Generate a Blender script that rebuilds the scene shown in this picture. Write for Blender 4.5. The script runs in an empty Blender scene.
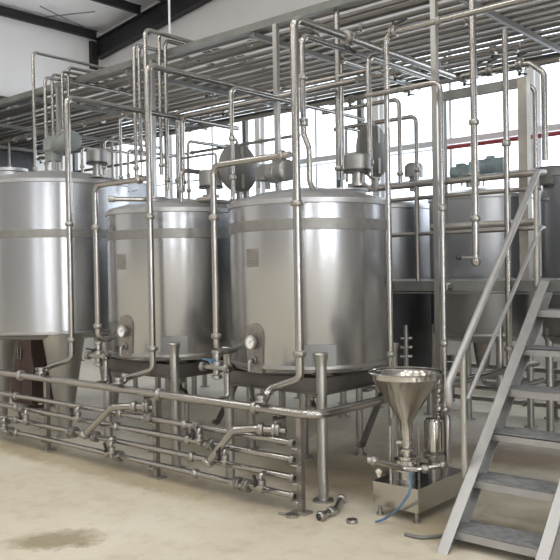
import bpy, bmesh, math, random
from mathutils import Vector, Matrix
random.seed(7)
C = bpy.context.scene.collection
PI = math.pi
# ------------------------------------------------------------------ camera frame
FPX = 780.0; H = 1.6
cF = Vector((-0.655, 0.756, 0)).normalized(); cR = Vector((cF.y, -cF.x, 0)); cU = Vector((0, 0, 1))
PIT = math.atan(9/780); ROLL = math.radians(1.0)
F2 = cF*math.cos(PIT) - cU*math.sin(PIT); U2 = cU*math.cos(PIT) + cF*math.sin(PIT)
EYE = Vector((0, 0, H))
def P(px, py, X=None, Y=None, z=None, D=None):
    """sight line of the survey photo, met with a wall, floor or depth plane -> world point"""
    a = px-280; b = 280-py; c, s = math.cos(ROLL), math.sin(ROLL)
    r = F2*FPX + cR*(a*c+b*s) + U2*(-a*s+b*c)
    if X is not None: t = X/r.x
    elif Y is not None: t = Y/r.y
    elif z is not None: t = (z-H)/r.z
    else: t = D/r.dot(cF)
    return EYE + r*t
def ZX(px, py, Y):
    p = P(px, py, Y=Y); return p.x, p.z

# ------------------------------------------------------------------ materials
def mat(name, col, metal=0.0, rough=0.5, noise=0.0, nscale=8.0, rvar=0.0, stretch=(1,1,1), bump=0.0, col2=None, emit=None):
    m = bpy.data.materials.new(name); m.use_nodes = True
    nt = m.node_tree; b = nt.nodes['Principled BSDF']
    b.inputs['Base Color'].default_value = (*col, 1); b.inputs['Metallic'].default_value = metal
    b.inputs['Roughness'].default_value = rough
    if emit:
        b.inputs['Emission Color'].default_value = (*emit[0], 1); b.inputs['Emission Strength'].default_value = emit[1]
    if noise or rvar or bump or col2:
        tc = nt.nodes.new('ShaderNodeTexCoord'); mp = nt.nodes.new('ShaderNodeMapping'); mp.inputs['Scale'].default_value = stretch
        nz = nt.nodes.new('ShaderNodeTexNoise'); nz.inputs['Scale'].default_value = nscale; nz.inputs['Detail'].default_value = 5
        nt.links.new(tc.outputs['Object'], mp.inputs[0]); nt.links.new(mp.outputs[0], nz.inputs['Vector'])
        if noise or col2:
            rp = nt.nodes.new('ShaderNodeValToRGB')
            rp.color_ramp.elements[0].position = .32; rp.color_ramp.elements[1].position = .68
            c2 = col2 or tuple(max(0, c*(1-noise)) for c in col)
            rp.color_ramp.elements[0].color = (*c2, 1); rp.color_ramp.elements[1].color = (*col, 1)
            nt.links.new(nz.outputs[0], rp.inputs[0]); nt.links.new(rp.outputs[0], b.inputs['Base Color'])
        if rvar:
            mr = nt.nodes.new('ShaderNodeMapRange'); mr.inputs['To Min'].default_value = max(0.02, rough-rvar); mr.inputs['To Max'].default_value = rough+rvar
            nt.links.new(nz.outputs[0], mr.inputs[0]); nt.links.new(mr.outputs[0], b.inputs['Roughness'])
        if bump:
            bp = nt.nodes.new('ShaderNodeBump'); bp.inputs['Strength'].default_value = bump; bp.inputs['Distance'].default_value = .01
            nt.links.new(nz.outputs[0], bp.inputs['Height']); nt.links.new(bp.outputs[0], b.inputs['Normal'])
    return m
M = {}
M['tank'] = mat('brushed_tank_steel', (.50,.507,.525), .97, .27, noise=.06, nscale=2, stretch=(1,1,.3))
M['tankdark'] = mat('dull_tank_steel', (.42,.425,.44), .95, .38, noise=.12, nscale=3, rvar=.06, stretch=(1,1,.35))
M['band'] = mat('ground_weld_band', (.33,.325,.31), .9, .5, noise=.15, nscale=20)
M['bandlow'] = mat('bottom_weld_ring', (.45,.44,.43), .95, .4)
M['dome'] = mat('satin_dome_steel', (.56,.56,.57), .9, .42, noise=.12, nscale=6, rvar=.06)
M['pipe'] = mat('polished_pipe_steel', (.41,.395,.375), .96, .24, noise=.05, nscale=3)
M['pipedull'] = mat('dull_pipe_steel', (.37,.345,.32), .85, .36, noise=.1, nscale=3, rvar=.04)
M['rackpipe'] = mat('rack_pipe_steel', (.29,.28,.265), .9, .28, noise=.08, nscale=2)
M['leg'] = mat('leg_steel', (.46,.45,.43), .92, .34, noise=.06, nscale=4, rvar=.04)
M['stair'] = mat('satin_stair_steel', (.46,.46,.455), .7, .45, noise=.12, nscale=14, rvar=.08)
M['tread'] = mat('scuffed_tread_plate', (.44,.44,.44), .5, .5, col2=(.24,.26,.28), nscale=22, rvar=.12, bump=.35)
M['clamp'] = mat('clamp_steel', (.42,.405,.38), .9, .32, noise=.2, nscale=30)
M['motor'] = mat('grey_green_motor_paint', (.25,.28,.27), .15, .45, noise=.2, nscale=12)
M['lid'] = mat('hatch_lid_steel', (.20,.195,.185), .6, .5, noise=.25, nscale=9, rvar=.1)
M['cover'] = mat('motor_cover_steel', (.33,.33,.32), .8, .4, noise=.1, nscale=9)
M['dark'] = mat('black_rubber', (.03,.03,.03), 0, .5)
M['beam'] = mat('painted_rack_steel', (.23,.235,.22), .3, .5, noise=.3, nscale=5)
M['beamdark'] = mat('dark_frame_steel', (.16,.145,.13), .4, .5, noise=.3, nscale=6)
M['post'] = mat('beige_post_steel', (.48,.455,.41), .6, .45, noise=.3, nscale=6)
M['rafter'] = mat('dark_roof_steel', (.030,.028,.032), .1, .6, noise=.3, nscale=4)
M['wall'] = mat('white_wall', (.86,.84,.83), 0, .8, noise=.05, nscale=1.2)
M['wallgrey'] = mat('grey_wall', (.50,.50,.51), 0, .8, noise=.08, nscale=1.2)
M['ceil'] = mat('roof_panel', (.88,.86,.84), 0, .8, noise=.10, nscale=1.5)
M['red'] = mat('red_pipe_paint', (.40,.07,.08), 0, .4, noise=.2, nscale=8)
M['cream'] = mat('cream_sill', (.72,.66,.56), 0, .6, noise=.1, nscale=4)
M['frame'] = mat('white_window_frame', (.75,.76,.78), 0, .45)
M['pad'] = mat('leg_pad_steel', (.25,.25,.245), .8, .5)
M['shade_and_door'] = mat('shade_and_door_dark', (.07,.07,.075), .3, .5, noise=.3, nscale=6)  # near-black stand-in for shade around rear tank bases; also the dark door
M['white'] = mat('dial_white', (.85,.85,.83), 0, .4)
M['blue'] = mat('blue_plastic', (.10,.19,.30), 0, .4, noise=.2, nscale=14)
M['cup'] = mat('pale_blue_plastic', (.62,.72,.85), 0, .4)
M['plate'] = mat('worn_rating_plate', (.33,.305,.28), .7, .45, noise=.3, nscale=40)
M['steelblue'] = mat('blue_grey_pump_paint', (.32,.40,.42), .2, .45, noise=.3, nscale=14)
M['brown'] = mat('brown_panel', (.10,.06,.05), 0, .6, noise=.25, nscale=4)
M['vessel'] = mat('grey_vessel', (.48,.48,.49), .6, .45, noise=.15, nscale=5)
M['polish'] = mat('mirror_hopper_steel', (.50,.48,.45), .97, .17, noise=.04, nscale=4)
g = bpy.data.materials.new('window_glass'); g.use_nodes = True
gn = g.node_tree; gn.nodes.remove(gn.nodes['Principled BSDF'])
tr = gn.nodes.new('ShaderNodeBsdfTransparent'); tr.inputs[0].default_value = (.95,.97,.98,1); gl = gn.nodes.new('ShaderNodeBsdfGlossy'); gl.inputs['Roughness'].default_value = .03
gm = gn.nodes.new('ShaderNodeMixShader'); gm.inputs[0].default_value = .06
gn.links.new(tr.outputs[0], gm.inputs[1]); gn.links.new(gl.outputs[0], gm.inputs[2]); gn.links.new(gm.outputs[0], gn.nodes['Material Output'].inputs[0]); M['glass'] = g

def floor_mat():
    m = bpy.data.materials.new('worn_screed_floor'); m.use_nodes = True; nt = m.node_tree; L = nt.links.new
    b = nt.nodes['Principled BSDF']
    tc = nt.nodes.new('ShaderNodeTexCoord')
    n1 = nt.nodes.new('ShaderNodeTexNoise'); n1.inputs['Scale'].default_value = 1.1; n1.inputs['Detail'].default_value = 6; n1.inputs['Roughness'].default_value = .62
    n2 = nt.nodes.new('ShaderNodeTexNoise'); n2.inputs['Scale'].default_value = 5.5; n2.inputs['Detail'].default_value = 8; n2.inputs['Roughness'].default_value = .7
    n3 = nt.nodes.new('ShaderNodeTexNoise'); n3.inputs['Scale'].default_value = .55; n3.inputs['Detail'].default_value = 3
    for n in (n1, n2, n3): L(tc.outputs['Object'], n.inputs['Vector'])
    r1 = nt.nodes.new('ShaderNodeValToRGB'); e = r1.color_ramp.elements
    e[0].position = .30; e[0].color = (.60,.54,.42,1); e[1].position = .62; e[1].color = (.74,.69,.575,1)
    L(n1.outputs[0], r1.inputs[0])
    r2 = nt.nodes.new('ShaderNodeValToRGB'); e = r2.color_ramp.elements
    e[0].position = .30; e[0].color = (.70,.66,.60,1); e[1].position = .50; e[1].color = (1,1,1,1)
    L(n2.outputs[0], r2.inputs[0])
    mx = nt.nodes.new('ShaderNodeMix'); mx.data_type = 'RGBA'; mx.blend_type = 'MULTIPLY'; mx.inputs[0].default_value = .55
    L(r1.outputs[0], mx.inputs[6]); L(r2.outputs[0], mx.inputs[7])
    # stains: damp patches with their own outlines
    last = mx.outputs[2]
    for (sx, sy, rx, ry, col, rot) in stains:
        mp = nt.nodes.new('ShaderNodeMapping'); mp.vector_type = 'TEXTURE'
        mp.inputs['Location'].default_value = (sx, sy, 0); mp.inputs['Rotation'].default_value = (0,0,rot); mp.inputs['Scale'].default_value = (rx, ry, 1)
        av = nt.nodes.new('ShaderNodeVectorMath'); av.operation = 'MULTIPLY_ADD'
        L(n2.outputs[1], av.inputs[0]); av.inputs[1].default_value = (.45,.45,0); L(tc.outputs['Object'], av.inputs[2])
        L(av.outputs[0], mp.inputs[0])
        ln = nt.nodes.new('ShaderNodeVectorMath'); ln.operation = 'LENGTH'; L(mp.outputs[0], ln.inputs[0])
        mr = nt.nodes.new('ShaderNodeMapRange'); mr.inputs['From Min'].default_value = .55; mr.inputs['From Max'].default_value = 1.15
        mr.inputs['To Min'].default_value = 1; mr.inputs['To Max'].default_value = 0; L(ln.outputs['Value'], mr.inputs[0])
        m2 = nt.nodes.new('ShaderNodeMix'); m2.data_type = 'RGBA'; m2.blend_type = 'MULTIPLY'
        L(mr.outputs[0], m2.inputs[0]); L(last, m2.inputs[6]); m2.inputs[7].default_value = (*col, 1); last = m2.outputs[2]
    L(last, b.inputs['Base Color'])
    mr = nt.nodes.new('ShaderNodeMapRange'); mr.inputs['To Min'].default_value = .28; mr.inputs['To Max'].default_value = .62
    L(n3.outputs[0], mr.inputs[0]); L(mr.outputs[0], b.inputs['Roughness'])
    return m
s1 = P(60, 540, z=0); s2 = P(240, 400, z=0); s3 = P(500, 455, z=0); s4 = P(90, 465, z=0); s5 = P(470, 530, z=0); s6 = P(345,475,z=0)
stains = [(s1.x+.2, s1.y+.2, .30, .17, (.55,.50,.42), .85), (s3.x+.2, s3.y+.2, .9, .4, (.60,.50,.42), 0.1),
          (s4.x+.2, s4.y+.2, 2.2, .22, (.72,.66,.56), 0), (s5.x+.2, s5.y+.2, .5, .35, (.70,.66,.58), .4), (s6.x+.2, s6.y+.2, .9, .6, (.72,.66,.58), 0)]
M['floor'] = floor_mat()

# ------------------------------------------------------------------ mesh collector
class MB:
    def __init__(s): s.v = []; s.f = []
    def ring(s, c, x, y, r, n): 
        i0 = len(s.v)
        for k in range(n):
            a = 2*PI*k/n; s.v.append(c + x*(r*math.cos(a)) + y*(r*math.sin(a)))
        return i0
    def tube(s, pts, r, bend=0.0, n=12, cap=True, seg=5):
        pts = [Vector(p) for p in pts]
        if bend > 0 and len(pts) > 2:
            q = [pts[0]]
            for i in range(1, len(pts)-1):
                a, b, c = pts[i-1], pts[i], pts[i+1]
                d1 = (a-b); d2 = (c-b); l1, l2 = d1.length, d2.length
                if l1 < 1e-6 or l2 < 1e-6: continue
                d1 /= l1; d2 /= l2
                ang = d1.angle(d2)
                if ang > PI-.02: q.append(b); continue
                t = min(bend/math.tan(ang/2), l1*.49, l2*.49)
                rr = t*math.tan(ang/2)
                cen = b + (d1+d2).normalized()*(rr/math.sin(ang/2))
                p1 = b+d1*t - cen; p2 = b+d2*t - cen
                tot = p1.angle(p2); ax = p1.cross(p2).normalized()
                for k in range(seg+1): q.append(cen + Matrix.Rotation(tot*k/seg, 3, ax) @ p1)
            q.append(pts[-1]); pts = q
        tan = []
        for i in range(len(pts)):
            a = pts[max(0, i-1)]; b = pts[min(len(pts)-1, i+1)]
            tan.append((b-a).normalized())
        up = Vector((0,0,1)) if abs(tan[0].z) < .9 else Vector((1,0,0))
        x = tan[0].cross(up).normalized(); prev = None; rings = []
        for p, t in zip(pts, tan):
            x = (x - t*x.dot(t)).normalized(); y = t.cross(x)
            rings.append(s.ring(p, x, y, r, n))
        for a, b in zip(rings, rings[1:]):
            for k in range(n): s.f.append((a+k, a+(k+1)%n, b+(k+1)%n, b+k))
        if cap:
            s.f.append(tuple(rings[0]+k for k in reversed(range(n)))); s.f.append(tuple(rings[-1]+k for k in range(n)))
        return s
    def cyl(s, p0, p1, r0, r1=None, n=20):
        p0 = Vector(p0); p1 = Vector(p1); r1 = r0 if r1 is None else r1
        t = (p1-p0).normalized(); up = Vector((0,0,1)) if abs(t.z) < .9 else Vector((1,0,0))
        x = t.cross(up).normalized(); y = t.cross(x)*-1; y = x.cross(t)*-1
        a = s.ring(p0, x, y, r0, n); b = s.ring(p1, x, y, r1, n)
        for k in range(n): s.f.append((a+k, a+(k+1)%n, b+(k+1)%n, b+k))
        s.f.append(tuple(a+k for k in reversed(range(n)))); s.f.append(tuple(b+k for k in range(n)))
        return s
    def lathe(s, prof, c, axis=(0,0,1), n=48):
        c = Vector(c); t = Vector(axis).normalized(); up = Vector((0,0,1)) if abs(t.z) < .9 else Vector((1,0,0))
        x = t.cross(up).normalized(); y = t.cross(x)
        rs = []
        for r, h in prof:
            if r < 1e-5: rs.append((len(s.v), 1)); s.v.append(c+t*h)
            else: rs.append((s.ring(c+t*h, x, y, r, n), n))
        for (a, na), (b, nb) in zip(rs, rs[1:]):
            for k in range(n):
                k2 = (k+1) % n
                if na == 1 and nb == 1: continue
                if na == 1: s.f.append((a, b+k2, b+k))
                elif nb == 1: s.f.append((a+k, a+k2, b))
                else: s.f.append((a+k, a+k2, b+k2, b+k))
        return s
    def box(s, c, size, rz=0.0, rot=None):
        c = Vector(c); m = rot if rot else Matrix.Rotation(rz, 3, 'Z'); i = len(s.v); sx, sy, sz = [d/2 for d in size]
        for dz in (-sz, sz):
            for dx, dy in ((-sx,-sy), (sx,-sy), (sx,sy), (-sx,sy)): s.v.append(c + m @ Vector((dx,dy,dz)))
        s.f += [(i+3,i+2,i+1,i), (i+4,i+5,i+6,i+7), (i,i+1,i+5,i+4), (i+1,i+2,i+6,i+5), (i+2,i+3,i+7,i+6), (i+3,i,i+4,i+7)]
        return s
    def b2(s, x0, x1, y0, y1, z0, z1): return s.box(((x0+x1)/2,(y0+y1)/2,(z0+z1)/2), (abs(x1-x0),abs(y1-y0),abs(z1-z0)))
    def bar(s, p0, p1, w, h, up=(0,0,1)):
        p0 = Vector(p0); p1 = Vector(p1); t = (p1-p0); l = t.length; t.normalize()
        u = Vector(up); sd = t.cross(u).normalized(); u2 = sd.cross(t)
        m = Matrix((t, sd, u2)).transposed()
        return s.box((p0+p1)/2, (l, w, h), rot=m)
    def patch(s, c, R, a0, a1, z0, z1, th=.006, n=8):
        """curved plate lying on an upright cylinder"""
        c = Vector((c[0], c[1], 0)); i = len(s.v)
        for k in range(n+1):
            a = a0+(a1-a0)*k/n; d = Vector((math.cos(a), math.sin(a), 0))
            for r, z in ((R-.004,z0),(R+th,z0),(R+th,z1),(R-.004,z1)): s.v.append(c+d*r+Vector((0,0,z)))
        for k in range(n):
            a = i+4*k; b = a+4
            for j in range(4): s.f.append((a+j, a+(j+1)%4, b+(j+1)%4, b+j))
        s.f.append((i,i+1,i+2,i+3)); j = i+4*n; s.f.append((j+3,j+2,j+1,j))
        return s
    def build(s, name, m, parent=None, origin=None, smooth=True, ang=35):
        if parent is not None: o0 = world_of(parent)
        elif origin is not None: o0 = Vector(origin)
        else:
            xs = [v.x for v in s.v]; ys = [v.y for v in s.v]; zs = [v.z for v in s.v]
            o0 = Vector(((min(xs)+max(xs))/2, (min(ys)+max(ys))/2, min(zs)))
        me = bpy.data.meshes.new(name); me.from_pydata([v-o0 for v in s.v], [], s.f); me.update()
        bm = bmesh.new(); bm.from_mesh(me); bmesh.ops.recalc_face_normals(bm, faces=bm.faces); bm.to_mesh(me); bm.free()
        me.materials.append(M[m] if isinstance(m, str) else m)
        if smooth:
            for p in me.polygons: p.use_smooth = True
            me.set_sharp_from_angle(angle=math.radians(ang))
        o = bpy.data.objects.new(name, me); C.objects.link(o)
        if parent is not None: o.parent = parent
        else: o.location = o0
        return o
def world_of(o):
    v = Vector(o.location)
    while o.parent: o = o.parent; v += Vector(o.location)
    return v
def tag(o, label, cat, group=None, kind=None):
    o['label'] = label; o['category'] = cat
    if group: o['group'] = group
    if kind: o['kind'] = kind
    return o
def thing(name, label, cat, loc, group=None):
    o = bpy.data.objects.new(name, None); C.objects.link(o); o.location = loc; o.empty_display_size = .1
    return tag(o, label, cat, group)
def struct(name, mb, m, parent=None, smooth=False):
    o = mb.build(name, m, parent, smooth=smooth)
    if parent is None: o['kind'] = 'structure'
    return o

# ------------------------------------------------------------------ the hall
XL, XR, YB, YF = -13.2, 7.0, 9.8, -10.5
EZ = 6.35; SL = .133                       # eave height and roof slope
def roofz(x): return EZ + SL*(x-XL)
fl = MB().b2(XL-.2, XR+.2, YF-.2, YB+.2, -.2, 0).build('floor', 'floor', origin=(0,0,0), smooth=False); fl['kind'] = 'structure'
# back wall with long windows
wins = [(-12.9,-11.35), (-11.25,-9.0), (-8.9,-6.6), (-6.5,-4.2), (-4.1,-1.8), (-1.7,.7)]
WZ0, WZ1 = 2.05, 4.75
mb = MB(); mb.b2(XL, XR, YB, YB+.2, 0, WZ0); mb.b2(XL, XR, YB, YB+.2, WZ1, 9.2)
xs = [XL]+[v for w in wins for v in w]+[XR]
for k in range(0, len(xs), 2): mb.b2(xs[k], xs[k+1], YB, YB+.2, WZ0, WZ1)
struct('wall_back', mb, 'wall')
mb = MB(); mb.b2(XL-.2, XL, YF, YB+.2, 0, 6.6); struct('wall_left', mb, 'wall')
# front and right walls, behind the camera, with tall openings
ro = [(-9.5,-8.3), (-2.3,-1.3), (.8,1.5)]
mb = MB(); ys = [YF]+[v for w in ro for v in w]+[YB]
for k in range(0, len(ys), 2): mb.b2(XR, XR+.2, ys[k], ys[k+1], .3, 5)
mb.b2(XR, XR+.2, YF, YB, 0, .3); mb.b2(XR, XR+.2, YF, YB, 5, 9.2)
struct('wall_right', mb, 'wallgrey')
fo = [(1.2,2.6)]
mb = MB(); ys = [XL]+[v for w in fo for v in w]+[XR]
for k in range(0, len(ys), 2): mb.b2(ys[k], ys[k+1], YF-.2, YF, .3, 5)
mb.b2(XL, XR, YF-.2, YF, 0, .3); mb.b2(XL, XR, YF-.2, YF, 5, 9.2)
struct('wall_front', mb, 'wallgrey')
mb = MB(); mb.bar((XL-.2, (YF+YB)/2, roofz(XL-.2)+.22), (XR+.2, (YF+YB)/2, roofz(XR+.2)+.22), YB-YF+.4, .06); struct('ceiling', mb, 'ceil')
# windows of the back wall
for i, (a, b) in enumerate(wins):
    fr = MB(); y = YB+.1
    for x in (a+.03, b-.03): fr.b2(x-.03, x+.03, y-.04, y+.04, WZ0, WZ1)
    for z in (WZ0+.03, WZ1-.03): fr.b2(a, b, y-.04, y+.04, z-.03, z+.03)
    fr.b2(a, b, y-.015, y+.015, 3.28, 3.31)
    fr.b2((a+b)/2-.02, (a+b)/2+.02, y-.02, y+.02, WZ0, WZ1)
    w = struct('window_%d' % (i+1), fr, 'frame')
    MB().b2(a+.03, b-.03, y-.004, y+.004, WZ0+.03, WZ1-.03).build('glass_pane', 'glass', w, smooth=False)
mb = MB(); mb.b2(XL, XR, YB-.05, YB, WZ0-.12, WZ0); struct('trim_1', mb, 'cream')
# rafter against the back wall, roof purlins, eave strut
def rafter(y, label):
    mb = MB()
    x0, x1 = XL+.02, 2.0
    for (dz0, dz1, w) in ((0,.03,.16), (.36,.39,.16)):
        mb.bar((x0,y,roofz(x0)-.37+dz0+.015), (x1,y,roofz(x1)-.37+dz0+.015), w, .03)
    mb.bar((x0,y,roofz(x0)-.18), (x1,y,roofz(x1)-.18), .03, .36)
    tag(mb.build('roof_rafter', 'rafter', smooth=False), label, 'roof beam')
rafter(YB-.12, 'large black steel rafter climbing to the right above the white back wall')
py = [(XL+.12, 'black roof beam running along the top edge of the white left wall'),
      (None, 'black roof purlin, middle of the three long dark beams under the roof'),
      (None, 'short black roof purlin at the top edge of the view beside the hanging rod')]
for k, (x, lab) in enumerate(py):
    if x is None:
        q = P(142, 27, Y=YB-.2) if k == 1 else P(165, 9, Y=YB-.2); x = q.x
    zt = roofz(x)+.02
    mb = MB(); mb.b2(x-.04, x+.04, YF+.2, YB-.23, zt-.05, zt-.035); mb.b2(x-.01, x+.01, YF+.2, YB-.23, zt-.05, zt+.1); 
    mb.b2(x-.04, x+.04, YF+.2, YB-.23, zt+.09, zt+.11)
    tag(mb.build('roof_purlin', 'rafter', smooth=False), lab, 'roof beam', 'roof purlins')
mb = MB(); mb.bar((XL+.04,YB-.25,5.75), (XL+.04,YB-.25,6.3), .16, .1, up=(1,0,0))
tag(mb.build('wall_bracket', 'rafter', smooth=False), 'short black bracket under the rafter in the corner of the white walls', 'bracket')
for (a, b, lab) in (((40,0),(66,27),'thin steel brace rod crossing the roof between the first two purlins'), ((0,27),(95,8),'thin steel brace rod spanning the roof panels at the far left')):
    x0 = P(*a, z=6.6); x1 = P(*b, z=6.6); x0.x = max(x0.x, XL+.3); x1.x = max(x1.x, XL+.3)
    x0.z = roofz(x0.x)+.05; x1.z = roofz(x1.x)+.05
    tag(MB().tube([x0, x1], .012, n=6).build('brace_rod', 'beam'), lab, 'rod', 'roof brace rods')
# red water pipe and thin conduit on the back wall
a = P(438,149,Y=9.6)
mb = MB(); mb.tube([(-5.47,9.6,a.z), (-2.2,9.6,a.z)], .03)
r = tag(mb.build('fire_pipe', 'red'), 'red painted pipe running level across the windows of the back wall', 'pipe')
for x in (-5.4, -3.62): MB().b2(x-.02,x+.02,9.6,YB,a.z-.03,a.z+.03).build('wall_bracket','beam',r,smooth=False)
struct('trim_2', MB().b2(-9.5, .7, YB-.10, YB-.01, a.z+.06, a.z+.14), 'frame'); struct('trim_3', MB().b2(-9.5, .7, YB-.08, YB-.01, a.z-.42, a.z-.38), 'frame')
struct('door_1', MB().b2(XL+.005, XL+.12, 2.6, 8.15, 0, 4.87), 'shade_and_door')
# ------------------------------------------------------------------ piping helpers
def clampring(mb, p, d, r): 
    d = Vector(d).normalized(); p = Vector(p)
    mb.lathe([(r*1.02,-.022),(r*1.45,-.016),(r*1.62,-.005),(r*1.62,.005),(r*1.45,.016),(r*1.02,.022)], p, d, n=16)
def add_clamps(o, pts, r):
    for p, d in pts:
        mb = MB(); clampring(mb, p, d, r); mb.build('clamp', 'clamp', o)
def add_valve(o, p, d, r, hdir=(0,-1,0), hl=.11, red=False, handle='dark'):
    """butterfly valve: body disc between two clamp rings, lever handle"""
    p = Vector(p); d = Vector(d).normalized(); h = Vector(hdir).normalized()
    mb = MB(); mb.lathe([(r,-.028),(r*1.9,-.024),(r*1.9,-.006),(r*1.55,-.004),(r*1.55,.004),(r*1.9,.006),(r*1.9,.024),(r,.028)], p, d, n=18)
    mb.cyl(p+h*r, p+h*(r*2.6), r*.55, n=10)
    v = mb.build('valve', 'clamp', o)
    k = MB(); q = p+h*(r*2.6); k.bar(q, q+d*hl*.95+h*.02, .022, .012, up=h); k.cyl(q-h*.006, q+h*.018, r*.6, n=10)
    k.build('handle', handle, v)
    return v
def pipe(label, pts, r, m='pipe', bend=None, clamps=(), name='steel_pipe', group=None, cat='pipe', n=12):
    bend = r*3.0 if bend is None else bend
    mb = MB(); mb.tube(pts, r, bend, n=n)
    o = mb.build(name, m, origin=Vector(pts[0])); tag(o, label, cat, group)
    add_clamps(o, clamps, r)
    return o

# ------------------------------------------------------------------ tanks
def on_shell(px, py, c, R):
    """angle and height where a sight line meets the near side of the tank"""
    r = P(px, py, D=1.0)-EYE; o = EYE-Vector((c[0], c[1], 0)); A = r.x**2+r.y**2; B = o.x*r.x+o.y*r.y; K = o.x**2+o.y**2-R*R
    t = (-B-math.sqrt(max(0, B*B-A*K)))/A; p = EYE+r*t
    return math.atan2(p.y-c[1], p.x-c[0]), p.z
def shell(t, c, R, z0, z1, m='tank', dome=.10, bandz=None, conical=False):
    cx, cy = c; n = 72
    MB().lathe([(R*.55,z0-.07),(R*.85,z0-.05),(R*.97,z0-.02),(R,z0+.01),(R,z1)], (cx,cy,0), n=n).build('tank_shell', m, t)
    MB().lathe([(R+.002,z1-.03),(R+.014,z1-.025),(R+.014,z1+.008),(R-.01,z1+.02),(R*.97,z1+.03),(R*.6,z1+.03+dome*.62),(R*.25,z1+.03+dome*.95),(0,z1+.03+dome)], (cx,cy,0), n=n).build('tank_top', 'dome', t)
    if bandz: MB().lathe([(R,bandz-.04),(R+.004,bandz-.037),(R+.004,bandz+.037),(R,bandz+.04)], (cx,cy,0), n=n).build('weld_band', 'band', t)
    MB().lathe([(R-.002,z0+.005),(R+.008,z0+.01),(R+.008,z0+.03),(R-.002,z0+.035)], (cx,cy,0), n=n).build('bottom_ring', 'bandlow', t)
def pad_leg(t, c, R, a, ztop, zpad0, r=.038, vis=True):
    cx, cy = c; d = Vector((math.cos(a), math.sin(a), 0)); p = Vector((cx,cy,0))+d*(R+.028)
    g = MB(); g.cyl((p.x,p.y,.012), (p.x,p.y,ztop-.09), r, n=20)
    g.lathe([(r,ztop-.09),(r*1.05,ztop-.06),(r*1.4,ztop-.01),(r*1.2,ztop)], (p.x,p.y,0), n=20)
    g.cyl((p.x,p.y,0), (p.x,p.y,.014), r*1.9, n=20)
    L = g.build('leg', 'leg', t)
    w = .11/R
    MB().patch(c, R, a-w/1.0, a+w/1.0, zpad0, ztop+.05, th=.006).build('leg_pad', 'pad', L)
def open_lid(t, cen, normal, R, m='lid'):
    n = Vector(normal).normalized()
    mb = MB(); mb.lathe([(0,.055),(R*.35,.05),(R*.75,.03),(R*.93,.008),(R,.0),(R+.006,-.01),(R,-.022),(R*.9,-.018),(R*.6,.012),(0,.03)], cen, n, n=40)
    L = mb.build('hatch_lid', m, t)
    c = Vector(cen); side = n.cross(Vector((0,0,1))).normalized()
    k = MB(); top = c+Vector((0,0,R)); k.tube([top-Vector((0,0,.02)), top+Vector((0,0,.035))+side*.03, top+Vector((0,0,.05))+side*.07], .011, .01, n=8)
    k.build('latch', 'clamp', L)
    b = MB(); b.bar(c+Vector((0,0,R*.85))+n*.045, c-Vector((0,0,R*.85))+n*.045, .03, .012, up=n); b.build('lid_bar', 'clamp', L)
    hg = MB(); bot = c-Vector((0,0,R)); hg.cyl(bot-side*.06, bot+side*.06, .014, n=10); hg.b2(bot.x-.02,bot.x+.02,bot.y-.02,bot.y+.02,bot.z-.1,bot.z)
    hg.build('hinge', 'clamp', L)
def motor_cover(t, p, r, h, neck, m='cover'):
    """upright cylindrical cover on a narrower neck"""
    x, y, z = p
    a = MB().lathe([(0,h+.01),(r*.9,h+.006),(r,h-.008),(r,.02),(r*.97,.018),(r*.97,0),(0,0)], (x,y,z), n=32).build('drive_cover', m, t)
    MB().lathe([(r*.985,-.004),(r*1.03,-.004),(r*1.03,.014),(r*.985,.014)], (x,y,z), n=32).build('cover_rim', 'dark', a)
    MB().cyl((x,y,z-neck), (x,y,z), r*.42, n=18).cyl((x,y,z-neck-.0), (x,y,z-neck+.02), r*.75, n=18).build('drive_neck', 'clamp', t)
def gear_motor(t, p, ang, L=.24, r=.065, m='motor', stand=.14):
    x, y, z = p; d = Vector((math.cos(ang), math.sin(ang), 0)); c = Vector(p)
    mb = MB(); mb.lathe([(0,0),(r*.5,0),(r*.9,.02),(r,.05),(r,L*.7)]+[(0,L*.7)], c-d*(L/2), d, n=24)
    for k in range(6): mb.lathe([(r,.06+k*.018),(r*1.1,.063+k*.018),(r*1.1,.069+k*.018),(r,.072+k*.018)], c-d*(L/2), d, n=24)
    mb.box(c+Vector((0,0,r*1.1)), (.08,.06,.04), rz=ang)
    mo = mb.build('motor', m, t)
    f = MB(); f.lathe([(r*.9,L*.7),(r*1.12,L*.72),(r*1.12,L),(r*.95,L+.01),(r*.5,L+.014),(0,L+.014)], c-d*(L/2), d, n=24); f.build('fan_cover', m, mo)
    g = MB(); q = c-d*(L*.55); g.cyl(q-Vector((0,0,stand-.02)), q+Vector((0,0,r)), r*.85, n=20); g.box(q, (r*1.7, r*1.9, r*1.5), rz=ang); g.build('gearbox', m, t)
    s = MB()
    for dx, dy in ((.05,.05),(-.05,.05),(.05,-.05),(-.05,-.05)): s.cyl((q.x+dx,q.y+dy,z-stand-.05), (q.x+dx,q.y+dy,z-.03), .01, n=8)
    s.cyl((q.x,q.y,z-stand-.06), (q.x,q.y,z-.02), .022, n=12); s.cyl((q.x,q.y,z-.05), (q.x,q.y,z-.035), .085, n=20)
    s.build('drive_stand', 'clamp', t)
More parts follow.
